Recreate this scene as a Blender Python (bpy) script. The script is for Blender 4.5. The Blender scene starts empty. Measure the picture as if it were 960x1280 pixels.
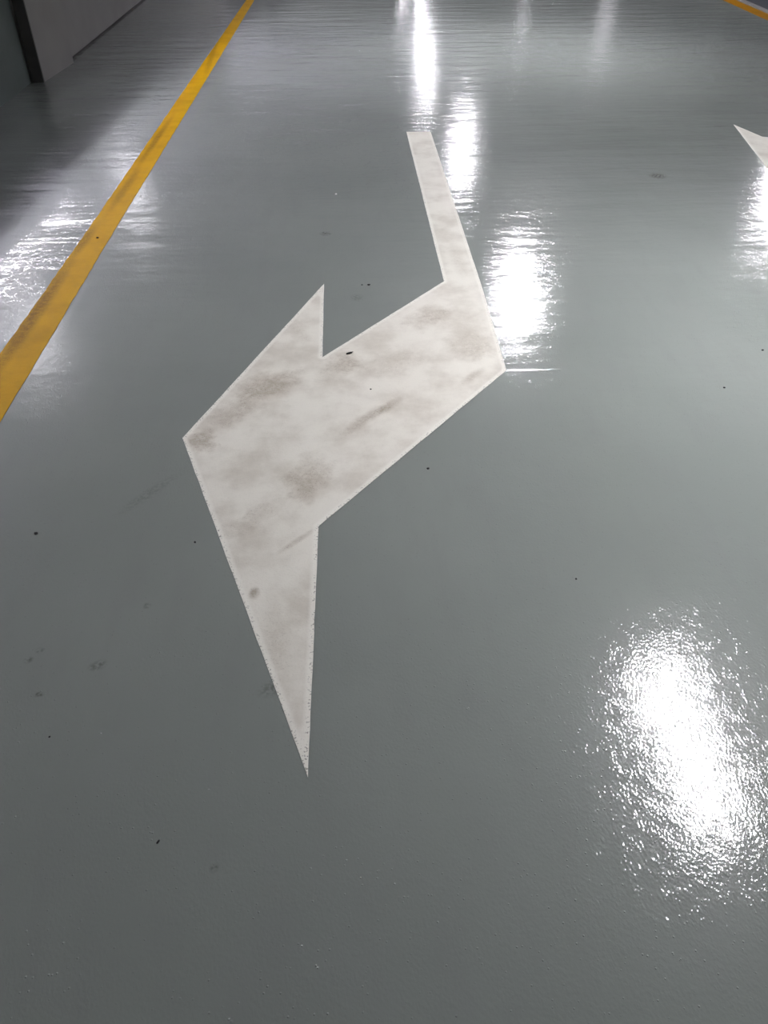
import bpy, bmesh, math, random
from mathutils import Vector, Matrix

random.seed(7)
SC = bpy.context.scene
COL = SC.collection

# ------------------------------------------------------------------ camera
# +Y runs along the traffic lane, the lens is 1.5 m above the floor
cam_d = bpy.data.cameras.new('camera')
cam = bpy.data.objects.new('camera', cam_d)
COL.objects.link(cam)
PITCH, YAW = math.radians(40.817), math.radians(-3.155)
cam.location = (0.0, 0.0, 1.5)
cam.rotation_euler = (math.pi / 2 - PITCH, 0.0, YAW)
cam_d.sensor_fit = 'VERTICAL'
cam_d.sensor_height = 36.0
cam_d.lens = 961.0 / 1280.0 * 36.0
cam_d.clip_start = 0.02
SC.camera = cam

# ------------------------------------------------------------------ world, exposure
w = bpy.data.worlds.new('world')
SC.world = w
w.use_nodes = True
w.node_tree.nodes['Background'].inputs[0].default_value = (0.9, 0.93, 1.0, 1)
w.node_tree.nodes['Background'].inputs[1].default_value = 0.02
SC.view_settings.view_transform = 'Standard'
SC.view_settings.look = 'None'
SC.view_settings.exposure = 0.64
SC.view_settings.gamma = 1.0
SC.view_settings.use_curve_mapping = False
SC.cycles.sample_clamp_indirect = 6.0
SC.cycles.max_bounces = 8

LAMP_POWER = 330.0           # radiance of a lamp diffuser
LAMP_Z = 2.56
CEIL_Z = 2.78
LANE = 'batten lamps above the lane'
LAMPS = [   # x, y, strength factor, label: the battens below the ceiling, known by their glare on the floor
    (1.93, 2.48, 0.76, 'batten lamp overhead whose glare is the large bright patch at lower right'),
    (2.06, 8.55, 0.76, 'batten lamp overhead whose glare lies beside the right corner of the arrow'),
    (2.13, 14.2, 0.50, 'batten lamp overhead whose glare lies right of the far end of the arrow stem'),
    (2.10, 20.1, 0.36, 'batten lamp overhead whose glare is the wide streak beyond the arrow stem'),
    (2.50, 26.4, 0.36, 'batten lamp overhead whose glare is the narrow streak at the top middle edge'),
    (2.42, 32.0, 0.36, 'farthest batten lamp over the lane, a glint at the top middle edge'),
    (-3.38, 7.75, 0.055, 'tube lamp over the ramp whose glare sits lower on the yellow line'),
    (-3.22, 12.4, 0.065, 'tube lamp over the ramp whose glare sits higher on the yellow line'),
    (-2.5, 30.0, 0.2, 'far tube lamp whose pale streak is right of the top of the yellow line'),
    (7.0, 12.0, 0.5, 'tube lamp whose glare lies below the cut-off arrow at the right edge'),
    (7.9, 23.6, 0.05, 'dim tube lamp whose faint streak is the nearer of two at upper right'),
    (8.4, 27.5, 0.05, 'dim tube lamp whose faint streak is the farther of two at upper right'),
    (6.1, 29.4, 0.2, 'far batten lamp whose pale glint is at the top edge, right of the streaks'),
    (7.8, 31.0, 0.2, 'dim far tube lamp mirrored at the top edge, right of its pale neighbour'),
]
ADDED_ROW = 'added unseen tube lamps along the outer wall of the ramp'
LAMPS += [(-5.2, 4.2 + 1.35 * k, 0.47, None) for k in range(14)]     # added unseen row, brightens the ramp's outer wall and the left floor

# ------------------------------------------------------------------ helpers
def finish(name, bm, mat, parent=None, smooth=False):
    me = bpy.data.meshes.new(name)
    bmesh.ops.recalc_face_normals(bm, faces=bm.faces)
    bm.to_mesh(me)
    bm.free()
    if smooth:
        for p in me.polygons:
            p.use_smooth = True
    o = bpy.data.objects.new(name, me)
    COL.objects.link(o)
    if mat:
        me.materials.append(mat)
    if parent:
        o.parent = parent
    return o

def tag(o, label=None, cat=None, group=None, kind=None):
    if label: o['label'] = label
    if cat: o['category'] = cat
    if group: o['group'] = group
    if kind: o['kind'] = kind
    return o

def box(bm, x0, x1, y0, y1, z0, z1, bev=0.0):
    r = bmesh.ops.create_cube(bm, size=1.0)
    for v in r['verts']:
        v.co = Vector((x0 + (v.co.x + .5) * (x1 - x0), y0 + (v.co.y + .5) * (y1 - y0), z0 + (v.co.z + .5) * (z1 - z0)))
    if bev:
        es = list({e for v in r['verts'] for e in v.link_edges})
        bmesh.ops.bevel(bm, geom=es, offset=bev, segments=2, affect='EDGES', profile=0.5)
    return r

def wedge(bm, x0, x1, y0, y1, ztop0, ztop1, zb=0.0):
    vs = [bm.verts.new(c) for c in ((x0, y0, zb), (x1, y0, zb), (x1, y1, zb), (x0, y1, zb),
                                    (x0, y0, ztop0), (x1, y0, ztop0), (x1, y1, ztop1), (x0, y1, ztop1))]
    for f in ((0, 1, 2, 3), (4, 5, 6, 7), (0, 1, 5, 4), (1, 2, 6, 5), (2, 3, 7, 6), (3, 0, 4, 7)):
        bm.faces.new([vs[i] for i in f])

class NT:
    """small wrapper round a node tree"""
    def __init__(self, name):
        self.m = bpy.data.materials.new(name)
        self.m.use_nodes = True
        self.t = self.m.node_tree
        self.t.nodes.clear()
        self.out = self.t.nodes.new('ShaderNodeOutputMaterial')
    def n(self, typ, ins=None, **props):
        nd = self.t.nodes.new(typ)
        for k, v in props.items():
            setattr(nd, k, v)
        for k, v in (ins or {}).items():
            self.put(nd.inputs[k], v)
        return nd
    def put(self, sock, v):
        if isinstance(v, bpy.types.NodeSocket):
            self.t.links.new(v, sock)
        else:
            sock.default_value = v
    def math(self, op, a, b=0.0, c=None, clamp=False):
        nd = self.n('ShaderNodeMath', operation=op, use_clamp=clamp)
        self.put(nd.inputs[0], a); self.put(nd.inputs[1], b)
        if c is not None: self.put(nd.inputs[2], c)
        return nd.outputs[0]
    def mix(self, f, a, b):
        nd = self.n('ShaderNodeMix', data_type='RGBA')
        self.put(nd.inputs[0], f); self.put(nd.inputs[6], a); self.put(nd.inputs[7], b)
        return nd.outputs[2]
    def noise(self, vec, scale, detail=2.0, rough=0.5):
        nd = self.n('ShaderNodeTexNoise', {'Vector': vec, 'Scale': scale, 'Detail': detail, 'Roughness': rough})
        return nd.outputs['Fac']
    def ramp(self, v, a, b, lo=0.0, hi=1.0):
        nd = self.n('ShaderNodeMapRange', {'Value': v, 'From Min': a, 'From Max': b, 'To Min': lo, 'To Max': hi})
        nd.interpolation_type = 'SMOOTHSTEP'
        return nd.outputs[0]
    def scaled(self, vec, s, rot=0.0, loc=(0, 0, 0)):
        nd = self.n('ShaderNodeMapping', {'Vector': vec, 'Scale': s, 'Rotation': (0, 0, rot), 'Location': loc})
        return nd.outputs[0]
    def pos(self):
        return self.n('ShaderNodeTexCoord').outputs['Object']
    def blob(self, vec, cx, cy, rx, ry, ang):
        """1 inside an ellipse at (cx, cy), fading to 0 at its rim"""
        nd = self.n('ShaderNodeMapping', {'Vector': vec, 'Location': (cx, cy, 0), 'Rotation': (0, 0, ang), 'Scale': (rx, ry, 1)})
        nd.vector_type = 'TEXTURE'
        ln = self.n('ShaderNodeVectorMath', {0: nd.outputs[0]}, operation='LENGTH').outputs['Value']
        return self.ramp(ln, 0.15, 1.0, 1.0, 0.0)
    def principled(self, **k):
        nd = self.n('ShaderNodeBsdfPrincipled')
        for a, v in k.items():
            self.put(nd.inputs[a.replace('_', ' ')], v)
        return nd
    def done(self, shader):
        self.t.links.new(shader, self.out.inputs[0])
        return self.m

def plain(name, col, rough=0.6, var=0.12, scale=6.0, spec=0.5, metal=0.0, bump=0.0):
    t = NT(name)
    p = t.pos()
    n = t.noise(p, scale, 4.0)
    a = tuple(c * (1 - var) for c in col) + (1,)
    b = tuple(min(1, c * (1 + var)) for c in col) + (1,)
    c = t.mix(t.ramp(n, 0.3, 0.7), a, b)
    pr = t.principled(Base_Color=c, Roughness=rough, Metallic=metal)
    pr.inputs['Specular IOR Level'].default_value = spec
    if bump:
        bp = t.n('ShaderNodeBump', {'Height': t.noise(p, 60.0, 3.0), 'Distance': bump, 'Strength': 1.0})
        t.t.links.new(bp.outputs[0], pr.inputs['Normal'])
    return t.done(pr.outputs[0])

# ------------------------------------------------------------------ materials
def floor_material():
    t = NT('glossy_grey_epoxy')
    p = t.pos()
    # colour: even grey-green with faint roller mottling and grime
    n1 = t.noise(p, 0.9, 4.0)
    n2 = t.noise(t.scaled(p, (14.0, 3.0, 1.0)), 1.0, 3.0)
    c = t.mix(t.ramp(n1, 0.3, 0.7), (0.197, 0.219, 0.199, 1), (0.222, 0.245, 0.223, 1))
    c = t.mix(t.math('MULTIPLY', t.ramp(n2, 0.45, 0.8), 0.25), c, (0.19, 0.20, 0.19, 1))
    g = None
    for (cx, cy, rx, ry, a, s) in FLOOR_STAINS:
        b = t.math('MULTIPLY', t.blob(p, cx, cy, rx, ry, a), s)
        g = b if g is None else t.math('MAXIMUM', g, b)
    g = t.math('MULTIPLY', g, t.ramp(t.noise(p, 90.0, 3.0), 0.35, 0.62))
    c = t.mix(g, c, (0.06, 0.062, 0.05, 1))
    # relief of the coating: slow waves, roller orange peel, sparse nibs
    h1 = t.math('MULTIPLY', t.noise(t.scaled(p, (1.4, 6.0, 1.0)), 1.0, 2.0), WAVE)
    sep = t.n('ShaderNodeSeparateXYZ', {'Vector': p}).outputs
    uneven = t.ramp(sep['Y'], 1.2, 4.5, 0.12, 1.0)      # the coat was laid flatter at this end of the lane
    h1 = t.math('MULTIPLY', h1, uneven)
    h2 = t.math('MULTIPLY', t.math('MULTIPLY', t.noise(t.scaled(p, (7.0, 22.0, 1.0)), 1.0, 1.0), RIPPLE), uneven)
    h3 = t.math('MULTIPLY', t.noise(t.scaled(p, (165.0, 120.0, 1.0), 0.5), 1.0, 1.5), PEEL)
    h3 = t.math('MULTIPLY', h3, t.ramp(t.noise(p, 28.0, 2.0), 0.35, 0.70, 0.60, 1.25))
    vo = t.n('ShaderNodeTexVoronoi', {'Vector': p, 'Scale': 80.0, 'Randomness': 1.0}, feature='F1')
    nib = t.math('MULTIPLY', t.ramp(vo.outputs['Distance'], 0.02, 0.20, 1.0, 0.0),
                 t.ramp(vo.outputs['Color'], 0.45, 0.75))
    h4 = t.math('MULTIPLY', nib, NIB)
    h = t.math('ADD', t.math('ADD', h1, h2), t.math('ADD', h3, h4))
    bp = t.n('ShaderNodeBump', {'Height': h, 'Distance': 1.0, 'Strength': 1.0})
    sheen = t.principled(Base_Color=c, Roughness=GLOSS_A, IOR=1.55, Normal=bp.outputs[0])
    haze = t.principled(Base_Color=c, Roughness=GLOSS_B, IOR=1.55, Normal=bp.outputs[0])
    mx = t.n('ShaderNodeMixShader', {0: HAZE_SHARE, 1: sheen.outputs[0], 2: haze.outputs[0]})
    return t.done(mx.outputs[0])

def paint_material(name, base, dark, stains, rough=0.5, grime=0.5, edge=None, spec=0.35):
    t = NT(name)
    p = t.pos()
    soft = t.ramp(t.noise(p, 5.0, 5.0, 0.6), 0.38, 0.72)
    fine = t.noise(p, 45.0, 4.0, 0.65)
    speck = t.ramp(t.noise(p, 260.0, 2.0, 0.6), 0.56, 0.70)
    c = t.mix(t.math('MULTIPLY', soft, grime * 0.55), base, dark)
    warp = t.n('ShaderNodeTexNoise', {'Vector': p, 'Scale': 9.0, 'Detail': 4.0, 'Roughness': 0.6}).outputs['Color']
    off = t.n('ShaderNodeVectorMath', {0: warp, 1: (0.5, 0.5, 0.5)}, operation='SUBTRACT').outputs[0]
    off = t.n('ShaderNodeVectorMath', {0: off, 'Scale': 0.22}, operation='SCALE').outputs[0]
    pw = t.n('ShaderNodeVectorMath', {0: p, 1: off}, operation='ADD').outputs[0]
    g = None
    for (cx, cy, rx, ry, a, s) in stains:
        b = t.math('MULTIPLY', t.blob(pw if min(rx, ry) > 0.055 else p, cx, cy, rx, ry, a), s)
        g = b if g is None else t.math('ADD', g, b, clamp=True)
    if g is not None:
        c = t.mix(t.math('MULTIPLY', g, t.ramp(fine, 0.25, 0.7, 0.45, 1.0)), c, dark)
        sp = t.math('MULTIPLY', speck, t.math('MULTIPLY_ADD', g, 0.75, 0.10))
        c = t.mix(sp, c, tuple(v * 0.6 for v in dark[:3]) + (1,))
    if edge:
        at = t.n('ShaderNodeAttribute', attribute_name='rim').outputs['Fac']
        r = t.math('MULTIPLY', t.ramp(at, 0.35, 0.75), 0.7)
        c = t.mix(r, c, edge)
        chip = t.math('MULTIPLY', t.ramp(at, 0.55, 0.9), t.ramp(t.noise(p, 190.0, 3.0), 0.58, 0.64))
        c = t.mix(t.math('MULTIPLY', chip, 0.7), c, (0.12, 0.12, 0.10, 1))
    h = t.math('ADD', t.math('MULTIPLY', fine, 0.0006), t.math('MULTIPLY', t.noise(p, 180.0, 2.0), 0.00025))
    bp = t.n('ShaderNodeBump', {'Height': h, 'Distance': 1.0, 'Strength': 1.0})
    pr = t.principled(Base_Color=c, Roughness=rough, Normal=bp.outputs[0])
    pr.inputs['Specular IOR Level'].default_value = spec
    return t.done(pr.outputs[0])

WAVE, RIPPLE, PEEL, NIB = 0.0050, 0.0012, 0.00058, 0.0012
GLOSS_A, GLOSS_B, HAZE_SHARE = 0.06, 0.26, 0.16

FLOOR_STAINS = [   # x, y, rx, ry, angle, strength: grime flecks and scuffs in the coating
    (-0.747, 1.126, 0.016, 0.010, 0, 0.8), (-0.629, 1.204, 0.030, 0.020, 0.4, 0.55), (-0.801, 1.23, 0.016, 0.014, 0, 0.6),
    (-0.782, 1.259, 0.014, 0.012, 0, 0.6), (0.055, 3.185, 0.04, 0.05, 0, 0.35), (-0.084, 3.937, 0.04, 0.04, 0, 0.7),
    (1.917, 4.745, 0.07, 0.07, 0, 0.9), (-0.544, 1.394, 0.014, 0.014, 0, 0.6), (-0.292, 0.696, 0.012, 0.012, 0, 0.6),
    (-0.20, 1.115, 0.05, 0.03, 0.5, 0.5), (-0.62, 1.86, 0.16, 0.03, 0.9, 0.25),
]
WHITE_STAINS = [
    (-0.30, 2.46, 0.20, 0.12, 0.55, 0.75), (-0.40, 2.30, 0.16, 0.10, 0.9, 0.55), (-0.02, 2.60, 0.13, 0.10, 0.8, 0.65),
    (0.36, 2.98, 0.16, 0.10, 0.85, 0.55), (0.50, 2.72, 0.12, 0.16, 0, 0.50), (0.05, 2.22, 0.16, 0.035, 0.85, 0.65),
    (-0.14, 1.90, 0.08, 0.16, -0.2, 0.60), (-0.49, 2.12, 0.07, 0.10, 0, 0.75), (-0.267, 1.422, 0.020, 0.030, 0, 1.0),
    (0.14, 2.30, 0.10, 0.03, 0.85, 0.7), (-0.30, 1.72, 0.14, 0.06, 0.5, 0.35), (0.47, 2.49, 0.10, 0.03, 0.85, 0.5),
    (0.55, 3.6, 0.05, 0.30, 0, 0.30), (-0.20, 1.25, 0.05, 0.20, 0.15, 0.25), (0.20, 2.62, 0.22, 0.12, 0.85, 0.3),
    (-0.18, 2.9, 0.06, 0.2, -0.25, 0.3), (-0.16, 1.62, 0.10, 0.015, 0.75, 0.5),
]
M_floor = floor_material()
M_white = paint_material('worn_white_paint', (0.70, 0.685, 0.60, 1), (0.31, 0.265, 0.195, 1), WHITE_STAINS, 0.55, 0.75, (0.78, 0.77, 0.69, 1))
M_yellow = paint_material('worn_yellow_paint', (0.52, 0.285, 0.003, 1), (0.20, 0.105, 0.006, 1),
                          [(-1.315, 3.1, 0.052, 0.75, -0.025, 1.0), (-1.30, 3.9, 0.045, 0.3, -0.03, 0.8), (-1.25, 4.7, 0.04, 0.55, -0.03, 0.7), (-1.235, 5.7, 0.035, 0.8, -0.03, 0.9),
                           (-1.18, 8.5, 0.04, 1.2, 0.05, 0.6)], 0.5, 0.6, None, 0.02)
M_line_far = paint_material('orange_yellow_paint', (0.28, 0.125, 0.005, 1), (0.14, 0.08, 0.006, 1), [], 0.5, 0.8, None, 0.02)
M_wall = plain('grey_wall_paint', (0.29, 0.283, 0.272), 0.55, 0.06, 2.0, 0.3, bump=0.001)
M_panel = plain('green_grey_panel', (0.13, 0.155, 0.148), 0.4, 0.15, 1.5, 0.4)
M_post = plain('dark_steel', (0.07, 0.069, 0.064), 0.5, 0.15, 8.0, 0.4)
M_cap = plain('dark_brown_rail', (0.05, 0.028, 0.024), 0.5, 0.15, 8.0)
M_joint = plain('dark_joint', (0.06, 0.055, 0.055), 0.7, 0.2, 8.0, 0.2)
M_ceil = plain('white_ceiling', (0.80, 0.785, 0.87), 0.8, 0.04, 1.0, 0.2)
M_roof = plain('pale_grey_ceiling', (0.27, 0.265, 0.295), 0.8, 0.04, 1.0, 0.2)
M_beam = plain('concrete_beam', (0.34, 0.34, 0.345), 0.8, 0.08, 2.0, 0.2)
M_far = plain('far_wall_paint', (0.10, 0.10, 0.105), 0.7, 0.06, 1.0, 0.2)
M_asphalt = plain('dark_bay_floor', (0.016, 0.02, 0.026), 0.85, 0.3, 9.0, 0.3)
M_kerb = plain('pale_kerb_concrete', (0.16, 0.155, 0.145), 0.7, 0.1, 9.0, 0.3)
M_skirt = plain('grey_added_skirt', (0.25, 0.25, 0.25), 0.5, 0.03, 4.0)
M_house = plain('white_lamp_housing', (0.75, 0.75, 0.76), 0.4, 0.03, 4.0)
M_chip = plain('black_grit', (0.012, 0.012, 0.012), 0.7, 0.3, 90.0, 0.2)
M_brownchip = plain('brown_grit', (0.06, 0.028, 0.012), 0.7, 0.3, 90.0, 0.2)
M_palechip = plain('pale_grit', (0.75, 0.74, 0.70), 0.5, 0.1, 90.0, 0.4)

_lampmats = {}
def lamp_material(f):
    if f not in _lampmats:
        t = NT('lamp_diffuser')
        e = t.n('ShaderNodeEmission', {'Color': (0.965, 0.94, 1.0, 1), 'Strength': LAMP_POWER * f})
        _lampmats[f] = t.done(e.outputs[0])
    return _lampmats[f]

# ------------------------------------------------------------------ the room
def slab(name, mat, *dims):
    bm = bmesh.new()
    box(bm, *dims)
    return tag(finish(name, bm, mat), kind='structure')

XL, XR, Y0, Y1 = -5.4, 13.0, -7.0, 36.0
slab('floor', M_floor, XL, XR, Y0, Y1, -0.2, 0.0)
slab('ceiling', M_roof, XL - .2, XR + .2, Y0 - .2, Y1 + .2, CEIL_Z, CEIL_Z + 0.2)
slab('wall_back', M_far, XL, XR, Y0 - 0.2, Y0, 0, CEIL_Z)
slab('wall_front', M_far, XL, XR, Y1, Y1 + 0.2, 0, CEIL_Z)
slab('wall_outer', M_ceil, XL - 0.2, XL, Y0, Y1, 0, CEIL_Z)
slab('wall_right', M_far, XR, XR + 0.2, Y0, Y1, 0, CEIL_Z)

def top(y):                 # the parapet beside the ramp climbs about 7.5 %
    return max(0.25, 0.575 + 0.077 * (y - 5.7))

# parapet of the up ramp on the left: panel, post, pier, long recessed stretch
bm = bmesh.new()
wedge(bm, -2.72, -2.575, -5.0, 7.433, 0.25, top(7.40) - 0.06)
wp = tag(finish('wall_left', bm, M_panel), kind='structure')
bm = bmesh.new()
wedge(bm, -2.74, -2.56, -5.0, 7.40, 0.31, top(7.40) + 0.02, 0.0)
for v in bm.verts:
    if v.co.z == 0.0:
        v.co.z = 0.25 if v.co.y < 0 else top(7.40) - 0.06
finish('cap_rail', bm, M_cap, wp)['label'] = 'dark brown rail capping the panel'
bm = bmesh.new()
wedge(bm, -2.75, -2.469, 7.462, 8.22, top(7.462), top(8.22))
for v in bm.verts:
    if v.co.x > -2.6 and v.co.y > 8.0:
        v.co.x = -2.412
pier = tag(finish('wall_pier', bm, M_wall), kind='structure')
bm = bmesh.new()
wedge(bm, -2.75, -2.472, 8.22, 34.0, top(8.22), top(34.0))
rec = tag(finish('wall_ramp', bm, M_wall), kind='structure')
bm = bmesh.new()
box(bm, -2.472, -2.466, 8.22, 34.0, 0.0, 0.014)
tag(finish('baseboard_left', bm, M_joint), kind='structure')

# the ramp itself, behind the parapet
bm = bmesh.new()
wedge(bm, XL, -2.76, -3.0, 34.0, 0.02, top(34.0) - 0.15)
tag(finish('ramp_floor', bm, M_beam), kind='structure')

# steel post closing the end of the panel
bm = bmesh.new()
box(bm, -2.558, -2.466, 7.435, 7.461, 0.0, top(7.45) + 0.02, 0.004)
post = finish('steel_post', bm, M_post)
tag(post, 'dark steel post standing at the grey ramp wall, top left corner', 'post')
# transverse ceiling beams
slab('trim_1', M_beam, -2.6, XR, 5.2, 5.65, CEIL_Z - 0.30, CEIL_Z)
slab('trim_2', M_beam, -2.6, XR, 17.4, 17.85, 2.45, CEIL_Z)
slab('trim_3', M_ceil, -2.6, XR, 21.3, 21.7, 2.0, CEIL_Z)  # added pale beam, its lit face mirrors as a bright band on the floor
slab('trim_4', M_beam, -2.6, XR, 29.2, 29.6, 2.3, CEIL_Z)

# edge of the lane at the far right: painted line, low kerb, a dark bay behind it
KP = [(6.6, 30.0), (5.32, 16.5), (5.064, 11.69), (5.020, 10.90), (4.975, 10.15), (4.92, 9.2), (4.88, 8.0), (4.86, 6.0), (4.86, -6.5)]
def strip(name, off0, off1, z0, z1, mat, parent=None):
    bm = bmesh.new()
    rows = []
    for (x, y) in KP:
        rows.append([bm.verts.new((x + o, y, z)) for o, z in ((off0, z0), (off0, z1), (off1, z1), (off1, z0))])
    for a, b in zip(rows, rows[1:]):
        for i in range(4):
            bm.faces.new((a[i], a[(i + 1) % 4], b[(i + 1) % 4], b[i]))
    bm.faces.new(rows[0]); bm.faces.new(rows[-1][::-1])
    return finish(name, bm, mat, parent)
kerb = strip('kerb', 0.175, 0.25, 0.0, 0.015, M_kerb)
tag(kerb, 'low pale concrete kerb behind the yellow line, top right corner', 'kerb')
bay = strip('floor_bay', 0.25, 6.0, 0.0, 0.008, M_asphalt)
tag(bay, kind='structure')

# ------------------------------------------------------------------ lamps
def lamp(x, y, f, turn=0.0, bare=False, up=0.0, label=None, group=None):
    r = bpy.data.objects.new('ceiling_lamp', None)
    COL.objects.link(r)
    r.location = (x, y, CEIL_Z)
    r.rotation_euler.z = turn
    zl = LAMP_Z - CEIL_Z + up
    if bare:                                   # twin bare tubes on a narrow spine
        bm = bmesh.new()
        box(bm, -0.03, 0.03, -0.62, 0.62, zl, 0.0, 0.006)
        finish('lamp_housing', bm, M_house, r)
        for sx in (-1, 1):
            bm = bmesh.new()
            bmesh.ops.create_cone(bm, cap_ends=True, segments=10, radius1=0.018, radius2=0.018, depth=1.2,
                                  matrix=Matrix.Translation((sx * 0.055, 0, zl)) @ Matrix.Rotation(math.pi / 2, 4, 'X'))
            finish('lamp_tube', bm, lamp_material(f), r)
    else:                                      # closed batten, the light leaves through a flat diffuser
        bm = bmesh.new()
        box(bm, -0.08, 0.08, -0.63, 0.63, zl + 0.012, 0.0, 0.008)
        finish('lamp_housing', bm, M_house, r)
        bm = bmesh.new()
        box(bm, -0.045, 0.045, -0.60, 0.60, zl, zl + 0.0125)
        finish('lamp_diffuser', bm, lamp_material(f), r)
        for sx in (-1, 1):                     # added skirts, cut the sideways light so the left floor stays dark
            bm = bmesh.new()
            box(bm, sx * 0.052 - 0.004, sx * 0.052 + 0.004, -0.60, 0.60, zl - 0.035, zl + 0.02)
            finish('added_side_skirt', bm, M_skirt, r)
    for s in (-1, 1):
        bm = bmesh.new()
        box(bm, -0.082 + 0.002 * bare, 0.082 - 0.002 * bare, s * 0.615 - 0.014, s * 0.615 + 0.014, zl - 0.022 * bare, zl + 0.03, 0.006)
        finish('lamp_holder', bm, M_house, r)
    tag(r, label, 'lamp', group)
    return r
for x, y, f, lb in LAMPS:
    if lb:
        lamp(x, y, f, 0.0, x < -2 or x > 6.5, 0.0, lb, LANE if 0 < x < 3 else None)
    else:
        lamp(x, y, f, 0.0, True, 0.0, 'unseen bare tube lamp added along the outer wall of the ramp', ADDED_ROW)
for x, f in ((4.4, 0.09), (6.2, 0.09), (-0.6, 0.33)):     # added tubes hidden behind the second beam, lighting the third beam's face
    lamp(x, 18.35, f, math.pi / 2, True, 0.08, 'unseen bare tube lamp added crosswise behind a ceiling beam', 'added tube lamps behind the ceiling beam')

# ------------------------------------------------------------------ painted markings
def marking(name, pts, mat, thick=0.0016, rim=0.032, jitter=0.0007, step=0.04, parent=None):
    """a coat of paint: a thin slab with a slightly ragged outline and a narrow inner rim"""
    out = []
    n = len(pts)
    for i in range(n):
        a, b = Vector(pts[i]), Vector(pts[(i + 1) % n])
        L = (b - a).length
        k = max(1, int(L / step))
        d = (b - a).normalized()
        nn = Vector((-d.y, d.x))
        for j in range(k):
            q = a.lerp(b, j / k)
            if j:
                q += nn * random.uniform(-jitter, jitter)
            out.append(q)
    bm = bmesh.new()
    f = bm.faces.new([bm.verts.new((q.x, q.y, thick)) for q in out])
    if f.normal.z < 0:
        f.normal_flip()
    bmesh.ops.recalc_face_normals(bm, faces=bm.faces)
    lay = bm.verts.layers.float.new('rim')
    bmesh.ops.triangulate(bm, faces=bm.faces[:])
    if rim:
        xs = [q.x for q in out]; ys = [q.y for q in out]
        for ax, lo, hi in ((0, min(xs), max(xs)), (1, min(ys), max(ys))):
            k = int((hi - lo) / 0.02)
            for j in range(1, k):
                c = [0, 0, 0]; c[ax] = lo + (hi - lo) * j / k
                nv = [0, 0, 0]; nv[ax] = 1
                bmesh.ops.bisect_plane(bm, geom=bm.verts[:] + bm.edges[:] + bm.faces[:], plane_co=c, plane_no=nv)
        segs = [(Vector(pts[i]), Vector(pts[(i + 1) % n])) for i in range(n)]
        for v in bm.verts:
            q = v.co.xy
            d = min((q - (a + (b - a) * max(0, min(1, (q - a).dot(b - a) / (b - a).length_squared)))).length for a, b in segs)
            v[lay] = max(0.0, 1.0 - d / rim)
    ext = [e for e in bm.edges if e.is_boundary]
    r = bmesh.ops.extrude_edge_only(bm, edges=ext)
    for v in r['geom']:
        if isinstance(v, bmesh.types.BMVert):
            v.co.z = 0.0
            v[lay] = 1.0
            
    return finish(name, bm, mat, parent)

ARROW = [(0.475, 5.777), (0.645, 5.767), (0.622, 3.21), (0.605, 2.529), (-0.099, 1.680), (-0.114, 0.878),
         (-0.559, 2.149), (-0.089, 3.332), (-0.093, 2.665), (0.458, 3.328)]
arrow = marking('turn_arrow', ARROW, M_white)
tag(arrow, 'large worn white left-turn arrow painted in the middle of the grey floor', 'road marking')
bm = bmesh.new()
rv = [[bm.verts.new((x, y, z)) for y, z in ((2.517, 0.0), (2.519, 0.0009), (2.536, 0.0))] for x in (0.606, 0.81)]
for i in range(3):
    bm.faces.new((rv[0][i], rv[0][(i + 1) % 3], rv[1][(i + 1) % 3], rv[1][i]))
bm.faces.new(rv[0]); bm.faces.new(rv[1][::-1])
ridge = finish('tape_ridge', bm, M_floor, arrow)
ridge['label'] = 'thin ridge in the coating running right from the arrow corner'

ARROW2 = [(2.829, 5.832), (2.903, 5.522), (2.94, 5.508), (3.90, 5.62), (3.95, 6.90), (4.12, 6.90), (4.10, 4.90),
          (3.10, 4.75), (3.00, 3.60), (2.50, 4.12), (2.636, 4.827)]
a2 = marking('lane_arrow', ARROW2, M_white)
tag(a2, 'pointed tip of a second white arrow cut off by the right edge', 'road marking')

YL = [(-1.353, 2.759), (-1.313, 4.138), (-1.134, 12.031)]
line_pts = [(-1.46, -6.5), (-1.38, 1.2), (-1.357, 2.6), (-1.313, 4.138), (-1.25, 7.0), (-1.134, 12.03), (-0.70, 31.0),
            (-0.58, 31.0), (-1.03, 12.03), (-1.12, 7.0), (-1.175, 4.138), (-1.198, 2.5), (-1.22, 1.2), (-1.30, -6.5)]
yl = marking('lane_line', line_pts, M_yellow, rim=0.0, jitter=0.002)
tag(yl, 'long yellow line painted along the left side of the lane', 'road marking')

yr = marking('lane_line', KP + [(x + 0.17, y) for x, y in reversed(KP)], M_line_far, rim=0.0, jitter=0.002)
tag(yr, 'short stretch of orange-yellow line painted across the top right corner', 'road marking')

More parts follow.
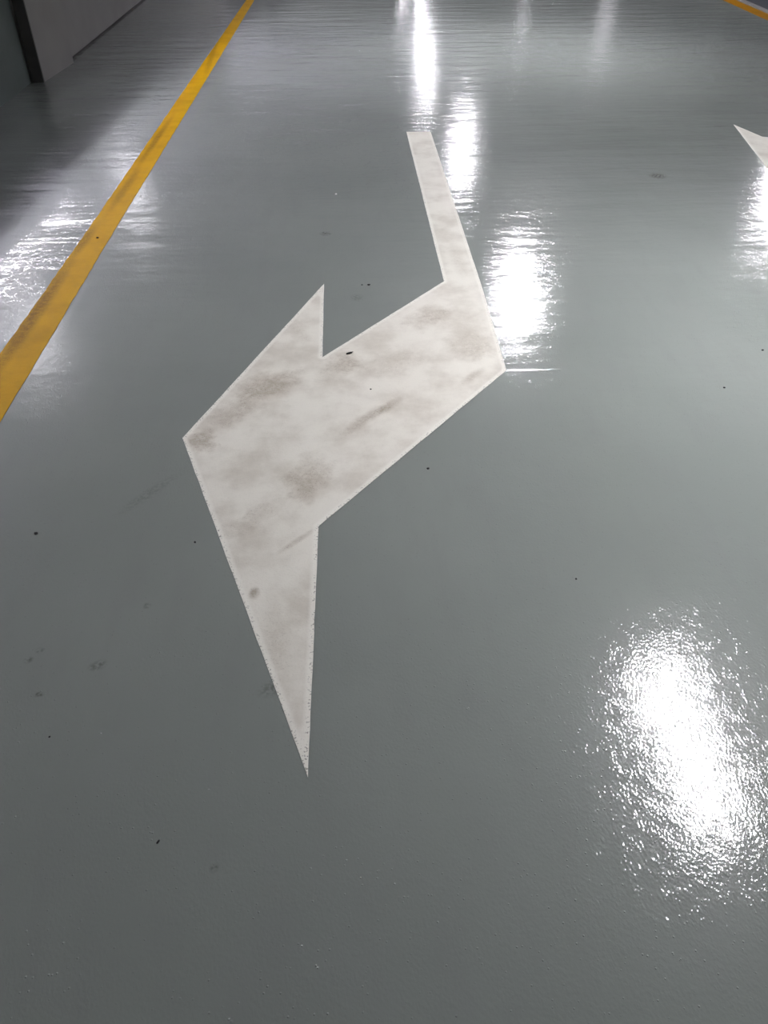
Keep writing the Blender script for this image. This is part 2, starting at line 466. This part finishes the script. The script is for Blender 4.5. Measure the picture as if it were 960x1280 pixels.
# ------------------------------------------------------------------ grit lying on the floor
def chip(x, y, a, b, hgt, ang, mat, label, z=0.0):
    bm = bmesh.new()
    bmesh.ops.create_icosphere(bm, subdivisions=1, radius=1.0)
    rnd = random.Random(int(abs(x) * 1000 + y * 77))
    for v in bm.verts:
        v.co *= rnd.uniform(0.75, 1.15)
        v.co = Vector((v.co.x * a, v.co.y * b, max(v.co.z, -0.6) * hgt))
    zmin = min(v.co.z for v in bm.verts)
    for v in bm.verts:
        v.co.z -= zmin
    o = finish('grit_chip', bm, mat)
    o.location = (x, y, z)
    o.rotation_euler.z = ang
    tag(o, label, 'grit', 'bits of grit on the floor')
    return o
P = 0.0016
chip(-0.914, 1.694, .0060, .0050, .003, 0.0, M_chip, 'black grit chip on the floor near the left edge, below the yellow line')
chip(-0.450, 1.631, .0034, .0034, .003, 0.0, M_chip, 'tiny black grit dot just left of the long white arrow barb')
chip(-0.691, 1.009, .0030, .0026, .002, 0.4, M_chip, 'tiny black grit dot near the left edge, level with the arrow point')
chip(-0.409, 0.753, .0024, .0064, .003, -0.5, M_chip, 'slim black splinter on the floor at lower left, below the arrow point')
chip(0.247, 1.937, .0055, .0050, .003, 0.3, M_chip, 'black grit crumb right of the arrow shaft on bare grey floor')
chip(0.600, 1.427, .0038, .0034, .002, 0.0, M_chip, 'small dark crumb on grey floor above the big glare')
chip(1.380, 2.361, .0052, .0044, .003, 0.0, M_chip, 'small dark crumb near the right edge, right of the arrow corner')
chip(1.640, 2.626, .0055, .0044, .003, 0.0, M_chip, 'dark crumb at the very right edge of the floor, below the second arrow')
chip(0.113, 3.310, .0085, .0055, .003, 0.2, M_chip, 'dark flake in the notch between arrow barb and stem')
chip(0.083, 3.312, .0050, .0045, .002, 0.0, M_chip, 'smaller dark dot beside the flake in the arrow notch')
chip(-0.026, 4.525, .0070, .0060, .004, 0.0, M_palechip, 'tiny white fleck on grey floor beyond the arrow notch')
chip(0.014, 2.690, .0170, .0075, .003, 0.5, M_chip, 'dark scab on the arrow edge beside its inner corner', P)
chip(-1.239, 3.936, .0080, .0080, .004, 0.0, M_brownchip, 'brown crumb on the yellow line', P)
chip(0.085, 2.420, .0040, .0040, .002, 0.0, M_chip, 'tiny dark dot in the middle of the white arrow shaft', P)
